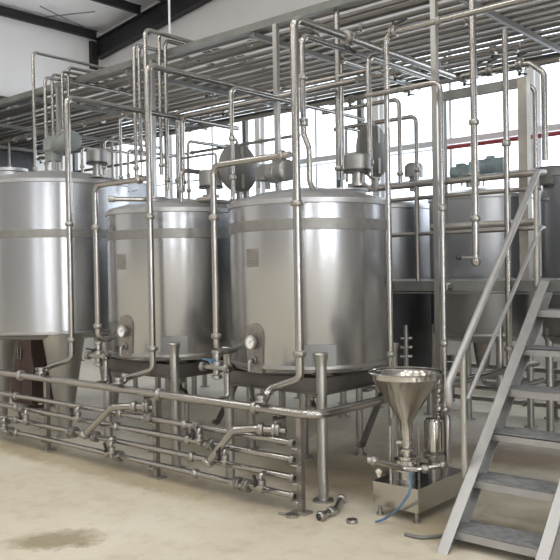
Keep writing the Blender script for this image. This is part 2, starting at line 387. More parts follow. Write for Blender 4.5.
def gauge(t, c, R, px, py, r=.034):
    a, z = on_shell(px, py, c, R)
    d = Vector((math.cos(a), math.sin(a), 0)); p = Vector((c[0],c[1],z))+d*R
    tg = Vector((-d.y, d.x, 0))
    # reinforcing plate with rounded top
    pl = MB(); i = len(pl.v); prof = []
    hw = .082
    for k in range(9): th = PI*k/8; prof.append((hw*math.cos(th), .05+hw*math.sin(th)))
    prof += [(-hw*.85,-.22),(hw*.85,-.22)]
    for off in (-.03, .012):
        for (u, v) in prof:
            aa = a+u/R; pl.v.append(Vector((c[0]+(R+off)*math.cos(aa), c[1]+(R+off)*math.sin(aa), z+v)))
    k = len(prof); pl.f.append(tuple(range(k))); pl.f.append(tuple(range(2*k-1,k-1,-1)))
    for j in range(k): pl.f.append((j,(j+1)%k,k+(j+1)%k,k+j))
    pp = pl.build('gauge_plate', 'plate', t, smooth=False)
    mb = MB(); mb.lathe([(0,.0),(r*.5,0),(r*.5,.03),(r*1.25,.032),(r*1.25,.055),(r*1.05,.06),(r*1.02,.052)], p, d, n=28); G = mb.build('temperature_gauge', 'clamp', t)
    MB().lathe([(r*1.04,.05),(r*1.04,.053),(0,.053)], p, d, n=28).build('dial_face', 'white', G)
    h = MB()
    for k in range(11):
        th = math.radians(-135+27*k); u = tg*math.sin(th)+Vector((0,0,1))*math.cos(th)
        h.bar(p+d*.0545+u*r*.78, p+d*.0545+u*r*.95, .002, .001, up=d)
    u = tg*.8+Vector((0,0,.6)); u.normalize(); h.bar(p+d*.055-u*r*.2, p+d*.055+u*r*.7, .004, .001, up=d)
    h.build('dial_marks', 'dark', G, smooth=False)
    # small sampling elbow under the dial
    q = p+Vector((0,0,-.13)); e = MB(); e.tube([q-d*.01, q+d*.06, q+d*.06+Vector((0,0,-.07))], .013, .02, n=10); e.lathe([(.02,.012),(.03,.014),(.03,.026),(.02,.028)], q, d, n=16)
    e.build('sample_tap', 'clamp', t)
def plate(t, c, R, px, py, w=.12, h=.13):
    a, z = on_shell(px, py, c, R)
    pl = MB().patch(c, R, a-w/2/R, a+w/2/R, z-h/2, z+h/2, th=.003).build('rating_plate', 'plate', t)
    ln = MB()
    for k in range(5): ln.patch(c, R, a-w*.38/R, a+w*(.38-.1*(k%2))/R, z+h*(.3-.15*k)-.003, z+h*(.3-.15*k)+.003, th=.0045)
    ln.build('plate_engraving', 'beam', pl)

T3 = (-3.77, 4.70); R3 = .61
t3 = thing('mixing_tank', 'large upright steel mixing tank nearest the camera, rightmost of the front row', 'tank', (T3[0],T3[1],0), 'upright tanks of the front row')
shell(t3, T3, R3, .90, 2.10, bandz=1.925)
for k, a in enumerate((-45, -135, 45, 135)): pad_leg(t3, T3, R3, math.radians(a), 1.03, .93)
gauge(t3, T3, R3, 255, 342, r=.042); plate(t3, T3, R3, 252, 258)
q = P(357.5, 172, D=5.95); motor_cover(t3, (q.x,q.y,q.z), .105, .125, .11)
q = P(374, 151, D=6.2); open_lid(t3, q, (cF*-.66+cR*.75), .215)
q = P(278, 172, D=6.15); gear_motor(t3, (q.x,q.y,q.z), math.radians(-15), L=.27, r=.075, m='cover', stand=.06)
# hatch collar below the lid
q = P(340, 186, D=6.0); MB().lathe([(.2,-.06),(.2,.02),(.215,.03),(.215,.04),(.19,.04),(.19,.0),(0,.0)], (q.x,q.y,2.17), n=36).build('hatch_collar','dome',t3)

def support(t, c, R):
    k = (R+.028)*math.sqrt(.5); x, y = c
    for (xa,ya,xb,yb) in ((-k,-k,k,-k),(k,-k,k,k),(k,k,-k,k),(-k,k,-k,-k)):
        MB().bar((x+xa,y+ya,.80),(x+xb,y+yb,.80),.04,.10).bar((x+xa,y+ya,.745),(x+xb,y+yb,.745),.09,.01).build('support_beam', 'beamdark', t, smooth=False)
    for s_ in (-.22,.22): MB().bar((x+s_,y-k,.79),(x+s_,y+k,.79),.05,.08).build('support_beam', 'beamdark', t, smooth=False)
    MB().bar((x+k,y+.38,.75),(x+k,y+.02,.30),.035,.035).bar((x+k,y-.02,.32),(x+k,y+.02,.30),.035,.035).build('brace', 'beamdark', t, smooth=False)
    MB().cyl((x,y,.62),(x,y,.84),.05,.09,n=20).tube([(x,y,.66),(x,y,.56),(x+.2,y-.1,.56),(x+.2,y-.1,.3)],.022,.05).build('outlet_pipe', 'pipedull', t)
support(t3, T3, R3)
T2 = (-5.27, 4.68)
t2 = thing('mixing_tank', 'upright steel mixing tank in the middle of the front row, partly behind the nearest tank', 'tank', (T2[0],T2[1],0), 'upright tanks of the front row')
shell(t2, T2, R3, .90, 2.13, bandz=1.925); support(t2, T2, R3)
for k, a in enumerate((-45, -135, 45, 135)): pad_leg(t2, T2, R3, math.radians(a), 1.03, .93)
gauge(t2, T2, R3, 126, 331, r=.042); plate(t2, T2, R3, 121, 262)
q = P(211, 188, D=6.55); motor_cover(t2, (q.x,q.y,q.z), .10, .14, .08)
q = P(239, 168, D=6.6); open_lid(t2, q, (cF*-.75+cR*.66), .205)
q = P(150, 198, D=6.75); MB().lathe([(.17,-.05),(.17,.03),(.185,.035),(.185,.05),(0,.07)], (q.x,q.y,2.2), n=32).build('hatch_collar','dome',t2)

T1 = (-7.22, 4.72); R1 = .85
t1 = thing('storage_tank', 'biggest and tallest steel tank at the far left with a tapered front leg', 'tank', (T1[0],T1[1],0), 'upright tanks of the front row')
shell(t1, T1, R1, 1.02, 2.52, bandz=2.0, dome=.14)
a1 = math.atan2(4.30-T1[1], -6.47-T1[0]); 
for k, a in enumerate((a1, a1-PI*2/3, a1+PI*2/3)):
    d = Vector((math.cos(a), math.sin(a), 0)); p = Vector((T1[0],T1[1],0))+d*(R1-.17)
    mb = MB(); mb.lathe([(.06,0),(.065,.02),(.065,.12),(.20,.98),(.215,1.03)], p, n=28); L = mb.build('tapered_leg', 'leg', t1)
    MB().cyl(p, p+Vector((0,0,.02)), .09).build('foot_plate', 'leg', L)
q = P(97, 164, D=7.6); motor_cover(t1, (q.x,q.y,q.z), .10, .135, .13)
q = P(64, 143, D=7.2); gear_motor(t1, (q.x,q.y,q.z), math.atan2((cR*.72-cF*.7).y,(cR*.72-cF*.7).x), L=.33, r=.078, m='motor', stand=.17)
q = P(10, 176, D=8.0); MB().lathe([(.16,-.08),(.16,.05),(.18,.06),(.18,.09),(0,.11)], (q.x,q.y,2.60), n=32).build('hatch_collar','dome',t1)

# second row rising through the platform
R4 = .5
row2 = [(-2.42, 7.2, 'dark steel tank standing behind the staircase at the right edge', 2.42), (-3.55, 7.15, 'grey steel tank behind the thin pipes and drop valve, left of the stair handrail', 2.28),
        (-4.72, 7.2, 'dull steel tank of the rear row just right of the nearest front tank', 2.26)]
row2 += [(-5.9, 7.2, 'added rear tank low behind the middle tank blocking window light, only base and legs showing', 2.2), (-7.1, 7.2, 'added rear tank behind the tapered leg blocking window light, only its base showing', 2.2), (-8.3, 7.2, 'added rear tank far left behind the biggest tank blocking window light, only base showing', 2.2)]  # tanks added to block back-window light and darken the floor behind
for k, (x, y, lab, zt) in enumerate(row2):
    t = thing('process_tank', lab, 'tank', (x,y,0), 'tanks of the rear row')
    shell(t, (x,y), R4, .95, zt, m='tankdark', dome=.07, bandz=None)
    for a in (-45, -135, 45, 135):
        d = Vector((math.cos(math.radians(a)), math.sin(math.radians(a)), 0)); p = Vector((x,y,0))+d*(R4-.02)
        MB().cyl((p.x,p.y,0), (p.x,p.y,1.05), .035, n=14).cyl((p.x,p.y,0), (p.x,p.y,.012), .07, n=14).build('leg', 'leg', t)
    MB().cyl((x,y,.62), (x,y,.9), .06, .1, n=18).tube([(x,y,.7),(x,y,.45),(x+.3,y,.45)], .025, .05).build('outlet_pipe', 'pipedull', t)
    if k >= 2: MB().lathe([(0,.50),(R4*.9,.50),(R4+.03,.55),(R4+.03,1.38),(R4,1.40)], (x,y,0), n=48).build('shade_drum', 'shade_and_door', t)  # added dark drum, its colour stands for the shade under the platform
    if k == 0:
        q = P(553, 187, D=7.0); motor_cover(t, (q.x,q.y,q.z), .15, .17, .12, 'lid')
    if k == 1:
        q = P(491, 166, D=7.6); gear_motor(t, (q.x,q.y,q.z), math.radians(10), L=.26, r=.07, m='steelblue', stand=.14)
        q = P(461, 172, D=7.5); gear_motor(t, (q.x,q.y,q.z), math.radians(160), L=.2, r=.055, m='steelblue', stand=.10)
    if k == 2:
        q = P(414, 172, D=8.1); MB().lathe([(.05,-.2),(.05,-.05),(.1,-.05),(.1,.06),(.07,.09),(0,.09)], (q.x,q.y,q.z), n=24).build('drive_cover', 'cover', t)

q = P(37, 365, D=9.6)
t = thing('storage_cabinet', 'dark brown cabinet low behind the big left tank', 'cabinet', (q.x,q.y,0))
MB().box((q.x,q.y,.62), (.5,.4,1.16)).build('body', 'brown', t, smooth=False)
for s in (-1,1):
    dd = MB().box((q.x+s*.122,q.y-.21,.62), (.235,.02,1.08)).build('door', 'brown', t, smooth=False)
    MB().box((q.x+s*.03,q.y-.23,.66), (.02,.02,.14)).build('handle', 'clamp', dd, smooth=False)

# ------------------------------------------------------------------ floor manifold
YM = 3.95
mz = [.47, .36, .24, .12]
names = ['topmost of the four thin steel pipes low along the floor rack', 'second from the top of the four thin pipes along the floor rack',
         'third from the top of the four thin pipes along the floor rack', 'lowest pipe of the floor rack, just above the floor']
mp = []
for z, lab in zip(mz, names):
    xe = -3.30
    o = pipe(lab, [(-9.4,YM-.045,z), (xe,YM-.045,z)], .0225, clamps=[((x,YM-.045,z),(1,0,0)) for x in (-4.2-.3*z, -5.35+.5*z, -6.7, -7.9)], group='pipes of the floor rack')
    MB().lathe([(.017,.016),(.030,.016),(.033,.004),(.030,-.012),(.023,-.018)], (xe,YM-.045,z), (1,0,0), n=18).build('end_ferrule', 'clamp', o); MB().lathe([(0,.012),(.018,.012),(.018,.002)], (xe,YM-.045,z), (1,0,0), n=18).build('bore_shade', 'dark', o)  # dark disc paints the shade inside the open pipe end
    mp.append(o)
TR = .67
corner = Vector((-3.10, YM-.05, TR))
top = pipe('thick rail pipe above the floor rack, bending back around the nearest tank leg', [(-9.4,YM-.05,TR), corner, (-3.06,7.3,TR)], .031, bend=.12, clamps=[((-4.62,YM-.05,TR),(1,0,0)), ((-3.62,YM-.05,TR),(1,0,0)), ((-6.6,YM-.05,TR),(1,0,0))])
for k, (x, lab) in enumerate(((-3.27,'square steel post at the right end of the floor pipe rack'), (-4.73,'square steel post under the floor pipes in front of the middle tank'), (-6.25,'square steel post under the floor pipes beside the tapered leg'), (-7.75,'square steel post under the floor pipes at the left photo edge'))):
    t = thing('rack_post', lab, 'post', (x,YM,0), 'posts of the floor pipe rack')
    MB().b2(x-.02,x+.02,YM-.02,YM+.02,.01,TR-.03).build('post', 'pipedull', t, smooth=False)
    MB().b2(x-.06,x+.06,YM-.05,YM+.05,0,.012).build('foot_plate', 'post', t, smooth=False)
    for z in mz: MB().tube([(x-.028,YM-.01,z-.03),(x-.028,YM-.075,z-.03),(x+.028,YM-.075,z-.03),(x+.028,YM-.01,z-.03)], .005, .01, n=6).build('pipe_clip', 'clamp', t)
# jumpers with valves between the floor pipes
def jumper(px, i, j, lab, vz=None):
    x = P(px, 440, Y=3.86).x; z0, z1 = mz[j], mz[i]; y = YM-.09
    o = pipe(lab, [(x,YM-.045,z0), (x,y-.02,z0), (x,y-.02,z1), (x,YM-.045,z1)], .016, bend=.02, n=10, name='jumper_pipe', group='valve jumpers on the floor rack')
    add_valve(o, (x, y-.02, (z0+z1)/2), (0,0,1), .018, hdir=(0,-1,0), hl=.07)
    return o
jumper(201, 0, 1, 'short valve jumper joining the upper two floor pipes left of the right swing bend')
jumper(226, 1, 2, 'valve jumper joining the middle floor pipes just right of the right swing bend')
jumper(262, 2, 3, 'valve jumper joining the two lowest floor pipes near their open right ends')
jumper(80, 0, 1, 'valve jumper joining the upper floor pipes beside the tapered leg')
jumper(113, 2, 3, 'valve jumper joining the two lowest floor pipes between the two swing bends')
jumper(28, 1, 2, 'valve jumper joining the middle floor pipes near the left photo edge')
jumper(6, 2, 3, 'valve jumper joining the lowest floor pipes at the very left photo edge')
for (px, i) in ((198,0),(212,1),(238,3),(246,3),(74,2),(95,2),(24,1),(10,3),(118,3),(150,0)):
    x = P(px, 440, Y=3.9).x; add_valve(mp[i], (x, YM-.045, mz[i]), (1,0,0), .024, hdir=(0,-1,.2), hl=.06, handle='clamp')
# swing bends
def swing(pa, pb, pback, lab):
    ya = 3.80; a = P(*pa, Y=ya); b = P(*pb, Y=ya)
    o = pipe(lab, [(b.x+.30, ya+.03, a.z+.0), a, b, (b.x-.0, YM-.045, mz[2])], .030, bend=.07, name='swing_bend', group='swing bends over the floor rack')
    add_valve(o, (b.x+.30-.0, ya+.03, a.z), (1,0,0), .028, hdir=(0,-.3,1), hl=.08)
    return o
def swing2(pa, pb, lab):
    ya = 3.82; a = P(*pa, Y=ya); b = P(*pb, Y=ya)
    z3 = mz[2]
    pts = [(a.x+.36, ya+.14, a.z-.005), (a.x+.16, ya+.05, a.z), (a.x, ya, a.z-.02), (b.x, ya-.01, b.z), (b.x-.03, YM-.06, z3)]
    o = pipe(lab, pts, .027, bend=.08, name='swing_bend', group='swing bends over the floor rack')
    add_clamps(o, [((a.x+.2,ya+.066,a.z),(1,.45,0)), (Vector((b.x,ya-.01,b.z)).lerp(Vector((a.x,ya,a.z)), .06), (a.x-b.x,0,a.z-b.z))], .027)
    add_valve(o, (a.x+.3,ya+.115,a.z), (1,.45,0), .028, hdir=(0,-.2,1), hl=.08)
    return o
swing2((112,405), (84,436), 'thick diagonal swing bend over the floor pipes in front of the middle tank')
swing2((233,427), (208,464), 'thick diagonal swing bend over the floor pipes in front of the nearest tank')

# ------------------------------------------------------------------ three transfer pipes in front of the tanks
YV = 4.02
def transfer(px, pyt, pxb, pyb, pts2, lab, r=.026):
    x, zt = ZX(px, pyt, YV); xb, zb = ZX(pxb, pyb, YV); x = xb
    p = [(x, 6.2 if px != 147 else 5.9, zt), (x, YV, zt), (x, YV, zb)]
    for q in pts2:
        xx, zz = ZX(q[0], q[1], YV-.03); p.append((xx, YV-.04, zz))
    p.append((p[-1][0], YM-.05, TR+.01))
    cl = [((x,YV,zb+.17),(0,0,1)), ((x,YV,2.05),(0,0,1))]
    o = pipe(lab, p, r, bend=.06, clamps=cl, group='transfer pipes in front of the tanks')
    return o, x, zt
pA, xA, zA = transfer(294, 18, 300, 379, [(270,389)], 'tallest bright pipe crossing the front of the nearest tank, bent back at its top', .029)
pB, xB, zB = transfer(147, 65, 153, 370, [(127,378)], 'tall pipe crossing the front of the middle tank down to the floor rail')
pC, xC, zC = transfer(68, 97, 72, 359, [(49,367)], 'tall pipe crossing the front of the biggest left tank down to the floor rail')
add_valve(pA, (xA, YV+.6, zA), (0,1,0), .026, hdir=(0,0,-1)); add_valve(pA, (P(268,404,Y=YM).x, YM-.08, TR+.075), (0,0,1), .026, hdir=(0,-1,0))
for o, px in ((pB,126),(pC,49)): add_valve(o, (P(px,390,Y=YM).x, YM-.08, TR+.075), (0,0,1), .026, hdir=(0,-1,0))
# side branches from the transfer pipes over the tank tops, with drops between the tanks
def branch(p0, p1, p2, p3, lab, r=.024, Yb=YV, valves=(), end=None):
    x0, z0 = ZX(*p0, Yb); x1, z1 = ZX(*p1, Yb); zz = (z0+z1)/2
    x2, z2 = ZX(*p2, Yb); 
    pts = [(x0,Yb,zz), (x1,Yb,zz), (x1,Yb,z2)]
    if end: pts += [(x1,Yb,z2)][:0]+[(x1, end[1], z2)]
    o = pipe(lab, pts, r, bend=.07, clamps=[((x0-.07,Yb,zz),(1,0,0)), ((x1,Yb,z2+.12),(0,0,1)), ((x1,Yb,2.0),(0,0,1))], group='branch pipes dropping between the tanks')
    for zv in valves: add_valve(o, (x1,Yb,zv), (0,0,1), r, hdir=(0,-1,0))
    return o, x1, z2
b1, bx1, bz1 = branch((290,154), (213,166), (214,352), None, 'thick level branch pipe turning down between the middle and the nearest tank', .024, end=(0,4.5))
b2_, bx2, bz2 = branch((145,177), (95,187), (98,340), None, 'level branch pipe turning down between the biggest left tank and the middle tank', .024, end=(0,4.6))
for (bx, lab, hm) in ((bx1, 'valve cluster with a blue handle in the gap between the middle and nearest tanks', 'blue'), (bx2, 'shiny valve cluster in the gap between the left and middle tanks', 'dark')):
    t = thing('valve_cluster', lab, 'valve', (bx, YV, .8), 'valve clusters between tanks')
    MB().lathe([(.02,-.12),(.04,-.11),(.04,-.09),(.028,-.08),(.028,-.02),(.05,-.015),(.05,.015),(.028,.02),(.028,.07),(.04,.075),(.04,.09),(.02,.1)], (bx,YV,.93), n=20).build('valve_body', 'clamp', t)
    MB().tube([(bx-.13,YV-.02,.90),(bx+.14,YV-.02,.90)], .017, n=10).lathe([(.02,-.02),(.036,-.015),(.036,.015),(.02,.02)], (bx+.13,YV-.02,.90), (1,0,0), n=16).lathe([(.02,-.02),(.036,-.015),(.036,.015),(.02,.02)], (bx-.12,YV-.02,.90), (1,0,0), n=16).build('cross_fitting', 'clamp', t)
    MB().bar((bx,YV-.05,.955),(bx-.07,YV-.07,.965),.02,.012).cyl((bx,YV-.02,.95),(bx,YV-.065,.95),.018).build('handle', hm, t)
    MB().tube([(bx+.13,YV-.02,.90),(bx+.13,YV-.02,TR+.02),(bx+.13,YM-.04,TR+.02)], .019, .03).build('drop_pipe', 'pipe', t)

# thin cleaning pipe right of the nearest tank and its long level run
YC = 4.66
x, zt = ZX(386, 37, YC); xb, zb = ZX(391, 372, YC)
o = pipe('thin upright pipe along the right side of the nearest tank, turning right overhead', [(-1.2,YC,zt+.02), (xb,YC,zt+.02), (xb,YC,.55)], .02, bend=.07, clamps=[((xb,YC,zb+.02),(0,0,1)),((xb,YC,1.0),(0,0,1)),((-2.6,YC,zt+.02),(1,0,0))])
add_valve(o, (-2.95,YC,zt+.02), (1,0,0), .02, hdir=(0,0,1))

# ------------------------------------------------------------------ overhead rack
RZ = 3.86; RY0, RY1 = 5.42, 8.5
rk = thing('pipe_rack', 'steel support frame of the overhead pipe rack with tall posts and cross beams', 'rack', (-4.6,RY0,0))
XR0, XR1 = -13.1, .6
def channel(mb, y, z0, h, flip=1):
    mb.b2(XR0, XR1, y-.006, y+.006, z0, z0+h); mb.b2(XR0, XR1, y, y+flip*.06, z0, z0+.008); mb.b2(XR0, XR1, y, y+flip*.06, z0+h-.008, z0+h)
m1 = MB(); channel(m1, RY0, RZ, .07); m1.build('side_beam', 'beam', rk, smooth=False)
m1 = MB(); channel(m1, RY1, RZ, .07, -1); m1.build('side_beam', 'beam', rk, smooth=False)
cross = [-3.08, -5.0, -6.9, -8.8, -10.7, -12.5, -1.3]
for x in cross: MB().b2(x-.02, x+.02, RY0+.02, RY1-.02, RZ-.05, RZ).build('cross_beam', 'beam', rk, smooth=False)
def rpost(x, y, z1, w=.06, m='beam', part='post', z0=0):
    MB().b2(x-w/2, x+w/2, y-w/2, y+w/2, z0, z1).b2(x-w, x+w, y-w, y+w, z0, z0+.012).build(part, m, rk, smooth=False)
xp1 = P(277,100,Y=RY0).x; xp2 = P(436,150,Y=RY0).x
for x, y in ((xp1,RY0),(xp2,RY0),(xp1-1.75,RY0),(xp1-3.5,RY0),(xp1-5.2,RY0),(-1.3,RY0)): rpost(x, y, RZ, .045, 'leg')
for x in (P(362,120,Y=RY1).x, P(340,120,Y=RY1).x-.0, P(180,140,Y=RY1).x, P(247,150,Y=RY1).x, -12.3): rpost(x, RY1-.03, RZ, .07, 'beam')
# the pipes on the rack
ordn = ['first','second','third','fourth','fifth','sixth','seventh','eighth','ninth','tenth','eleventh','twelfth','thirteenth','fourteenth','fifteenth','sixteenth','seventeenth']
radii = [.030,.022,.048,.025,.025,.035,.022,.028,.028,.022,.035,.025,.022,.03,.025,.022]
yy = RY0+.12; ysr = []
for k, r in enumerate(radii):
    yy += r+.0; ysr.append((yy, r)); yy += r + (RY1-RY0-.3-2*sum(radii))/len(radii)
for k, (y, r) in enumerate(ysr):
    size = 'thick' if r > .04 else ('medium' if r > .026 else 'thin')
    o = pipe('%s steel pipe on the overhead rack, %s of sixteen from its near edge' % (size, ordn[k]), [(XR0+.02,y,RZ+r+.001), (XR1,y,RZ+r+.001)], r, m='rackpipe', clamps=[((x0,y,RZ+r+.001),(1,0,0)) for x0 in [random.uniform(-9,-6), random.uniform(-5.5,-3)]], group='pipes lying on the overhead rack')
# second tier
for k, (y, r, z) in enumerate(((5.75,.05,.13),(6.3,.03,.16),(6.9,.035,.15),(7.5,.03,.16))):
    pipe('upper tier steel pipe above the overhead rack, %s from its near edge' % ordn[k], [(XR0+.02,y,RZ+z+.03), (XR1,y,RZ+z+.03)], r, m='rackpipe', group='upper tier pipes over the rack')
# pipes slung under the rack with small valves
def slung(p0, p1, Y, r, lab, nv=3, m='pipedull'):
    x0, z0 = ZX(*p0, Y); x1, z1 = ZX(*p1, Y); z = (z0+z1)/2
    o = pipe(lab, [(x0,Y,z),(x1,Y,z)], r, m=m, group='pipes slung under the overhead rack')
    for k in range(nv):
        xv = x0+(x1-x0)*(k+.5)/nv+random.uniform(-.1,.1); add_valve(o, (xv,Y,z), (1,0,0), r*1.05, hdir=(0,-.3,-1), hl=.08)
    for k in range(4):
        xv = x0+(x1-x0)*(k+.5)/4; add_clamps(o, [((xv,Y,z),(1,0,0))], r)
    return o
slung((0,165), (372,97), 8.2, .028, 'long pipe slung lowest under the far edge of the overhead rack, against the windows', 3)
slung((60,176), (300,133), 7.9, .022, 'thin pipe hanging below the rack behind the middle tank against the bright windows', 2)
slung((0,135), (250,88), 7.0, .026, 'pipe with black valves slung under the overhead rack above the middle tank', 4)
slung((330,105), (560,58), 7.4, .026, 'pipe with valves slung under the rack above the rear tanks', 4)
slung((340,82), (520,45), 6.6, .022, 'thin pipe slung under the rack to the right of the tall central pipe', 3)
slung((188,115), (440,65), 6.2, .022, 'thin pipe with fittings slung under the rack behind the tall central pipe', 3)
slung((0,141), (145,112), 6.0, .024, 'thin pipe slung under the near edge of the rack at the far left', 2)

# ------------------------------------------------------------------ loops rising over the rack
def riser(pxt, pyt, pyb, Y, r, lab, Yend=None, side=None, m='pipe', name='riser_pipe', group='pipes rising to the overhead rack', px2=None, valve=None):
    x, zt = ZX(pxt, pyt, Y); xb, zb = ZX((px2 or pxt+ (pyb-pyt)*.017), pyb, Y); x = (x+xb)/2
    pts = [(x,Y,zb),(x,Y,zt)]
    if Yend: pts.append((x,Yend,zt))
    if side: pts.append((side,Y,zt))
    o = pipe(lab, pts, r, m=m, bend=r*3, name=name, group=group, clamps=[((x,Y,zb+.1),(0,0,1))])
    if valve: add_valve(o, (x,Y,ZX(pxt,valve,Y)[1]), (0,0,1), r, hdir=(0,-1,0))
    return o
riser(33, 52, 178, 4.7, .017, 'thin pipe at the far left, rising highest above the rack from the big tank', 6.4)
riser(45, 77, 172, 5.0, .02, 'first of four looped pipes above the big left tank, the leftmost', 6.3)
riser(52, 74, 168, 5.1, .018, 'second of four looped pipes above the big left tank', 6.4)
riser(62, 71, 140, 5.2, .018, 'third of four looped pipes above the big left tank', 6.5)
riser(68, 67, 140, 5.3, .02, 'last of four looped pipes above the big left tank, the rightmost', 6.7)
riser(134, 44, 178, 5.0, .02, 'leftmost looped pipe of the cluster rising over the rack above the middle tank', 6.2)
riser(139, 46, 160, 5.15, .018, 'second looped pipe of the cluster rising over the rack above the middle tank', 6.4)
riser(145, 29, 150, 5.05, .022, 'tallest looped pipe of the cluster above the middle tank, bending back over the rack', 6.6)
riser(159, 33, 175, 5.3, .02, 'looped pipe just right of the tall front pipe of the middle tank', 6.9)
riser(165, 40, 190, 5.35, .022, 'thick looped pipe reaching down to the top of the middle tank behind the tall pipe', 6.9)
riser(120, 117, 186, 5.6, .018, 'short pipe with a squared bend standing behind the left end of the middle tank', 6.6, valve=None)
riser(177, 112, 190, 5.5, .022, 'pipe bending level to the right behind the middle tank, the left of a pair', None, side=-3.6)
riser(182, 117, 192, 5.35, .026, 'thicker pipe of the pair bending level to the right above the middle tank', None, side=-3.75)
riser(188, 141, 200, 5.5, .017, 'small bent pipe with a valve tip just right of the bending pair', 6.4)
x4, z4 = ZX(231, 88, 4.45); z4b = ZX(231, 203, 4.45)[1]
pipe('slim pipe standing before the open hatch lid of the middle tank', [(x4,6.3,z4),(x4,4.45,z4),(x4,4.45,z4b),(x4,YV+.02,z4b),(bx1,YV+.02,z4b)], .018, clamps=[((x4,4.45,z4b+.2),(0,0,1)),((x4,4.45,z4-.4),(0,0,1))], name='riser_pipe', group='pipes rising to the overhead rack')
x3, z3t = ZX(302, 35, 4.35); x3b, z3b = ZX(304, 134, 4.35); x3c, z3c = ZX(309, 148, 4.35); z3d = ZX(309, 183, 4.35)[1]
o = pipe('slim pipe beside the tallest bright pipe, jogging right before it meets the nearest tank', [(x3,6.0,z3t),(x3,4.35,z3t),(x3,4.35,z3b),(x3c,4.35,z3c),(x3c,4.35,z3d),(x3c,4.5,2.09)], .021, clamps=[((x3,4.35,z3t-.3),(0,0,1))], name='riser_pipe', group='pipes rising to the overhead rack')
add_valve(o, (x3,4.35,2.66), (0,0,1), .021, hdir=(0,-1,0))
riser(336, -20, 180, 5.5, .026, 'thick upright pipe rising out of view behind the nearest tank, left of its motor cover', None)
riser(341, 60, 180, 5.9, .02, 'thin upright pipe close behind the thick riser at the nearest tank', 7.0)
riser(346, 128, 182, 5.6, .014, 'small bent vent pipe left of the motor cover on the nearest tank', 6.2)
riser(368, 56, 176, 4.95, .02, 'upright pipe before the open hatch lid of the nearest tank', 6.0)
riser(399, 99, 184, 6.5, .022, 'bent pipe dropping to the rear tank, the left of two behind the platform rails', None, side=-5.0, valve=None)
riser(416, 116, 180, 6.7, .022, 'bent pipe dropping to the rear tank, the right of two behind the platform rails', None, side=-5.0)
riser(216, 153, 186, 5.2, .012, 'thin square-bent rail pipe behind the drive cover of the middle tank', None, side=-5.75)
riser(181, 170, 202, 4.35, .02, 'pipe sloping back over the middle tank beside the valves', 5.0)
riser(104, 140, 175, 6.3, .02, 'thin pipe behind the drive cover of the biggest tank', 7.3)
riser(82, 147, 174, 6.2, .02, 'thin pipe right of the gear motor on the biggest tank', 7.3)
riser(8, 105, 172, 7.0, .022, 'brownish upright pipe at the left photo edge behind the big tank', 7.9, m='pipedull')
riser(128, 150, 184, 5.9, .018, 'thin upright pipe between the big and the middle tank tops', 6.7)
riser(112, 135, 186, 6.8, .018, 'distant upright pipe seen between the big and the middle tank tops', 7.6, m='pipedull')
# more verticals on the right
x, z0 = ZX(472, 60, 4.95)
xv, zv = ZX(476, 262, 4.95)
dv = pipe('upright drop pipe with a black knobbed valve at its lower end, left of the staircase', [(xv,6.0,RZ-.12),(xv,4.95,RZ-.12),(xv,4.95,zv+.02)], .024, bend=.08, clamps=[((xv,4.95,2.6),(0,0,1)),((xv,4.95,zv+.3),(0,0,1))])
MB().lathe([(0,-.035),(.02,-.03),(.032,-.01),(.032,.02),(.024,.03),(.024,.05)], (xv,4.95,zv), n=20).build('valve_body', 'polish', dv)
hx = P(459, 259, Y=4.93)
k = MB().tube([(xv,4.93,zv+.03), (hx.x,4.93,zv+.035)], .006, n=8).build('valve_stem', 'clamp', dv)
MB().lathe([(0,-.022),(.014,-.018),(.022,0),(.014,.018),(0,.022)], (hx.x,4.93,zv+.035), (1,0,0), n=16).build('knob', 'dark', k)
x5, z5 = ZX(509, 330, 5.40)
pipe('upright open-topped steel pipe just left of the stair handrail, passing the platform edge', [(x5,5.40,ZX(502,30,5.4)[1]),(x5,5.40,.7),(x5,6.0,.7)], .022, bend=.06, clamps=[((x5,5.4,1.0),(0,0,1)),((x5,5.4,2.5),(0,0,1))])
# frame pipe with elbow and the thin bright pipe to the hopper
YH = 4.62
xh, zh = ZX(444, 330, YH)
ztop = ZX(436, 82, YH)[1]
hp = pipe('thin bright pipe with a level upper arm, running down to the hopper machine', [(P(366,93,Y=YH).x,YH,ztop),(xh,YH,ztop),(xh,YH,.52)], .017, bend=.06, clamps=[((xh,YH,.66),(0,0,1)),((xh,YH,1.1),(0,0,1)),((xh,YH,2.0),(0,0,1))])
# beige portal frame on the platform
pf = thing('portal_frame', 'beige square-section portal standing on the platform behind the handrail', 'frame', (-2.45,5.62,1.5))
xq = P(525,180,Y=5.62).x; zq = ZX(526,77,5.62)[1]; xw = P(441,93,Y=5.62).x
MB().b2(xq-.035,xq+.035,5.585,5.655,1.5,zq).build('upright', 'post', pf, smooth=False)
MB().b2(xw-.03,xq-.036,5.59,5.65,zq-.07,zq-.002).build('lintel', 'beam', pf, smooth=False)
MB().b2(xw-.03,xw+.03,5.585,5.655,1.5,zq-.07).build('upright', 'beam', pf, smooth=False)
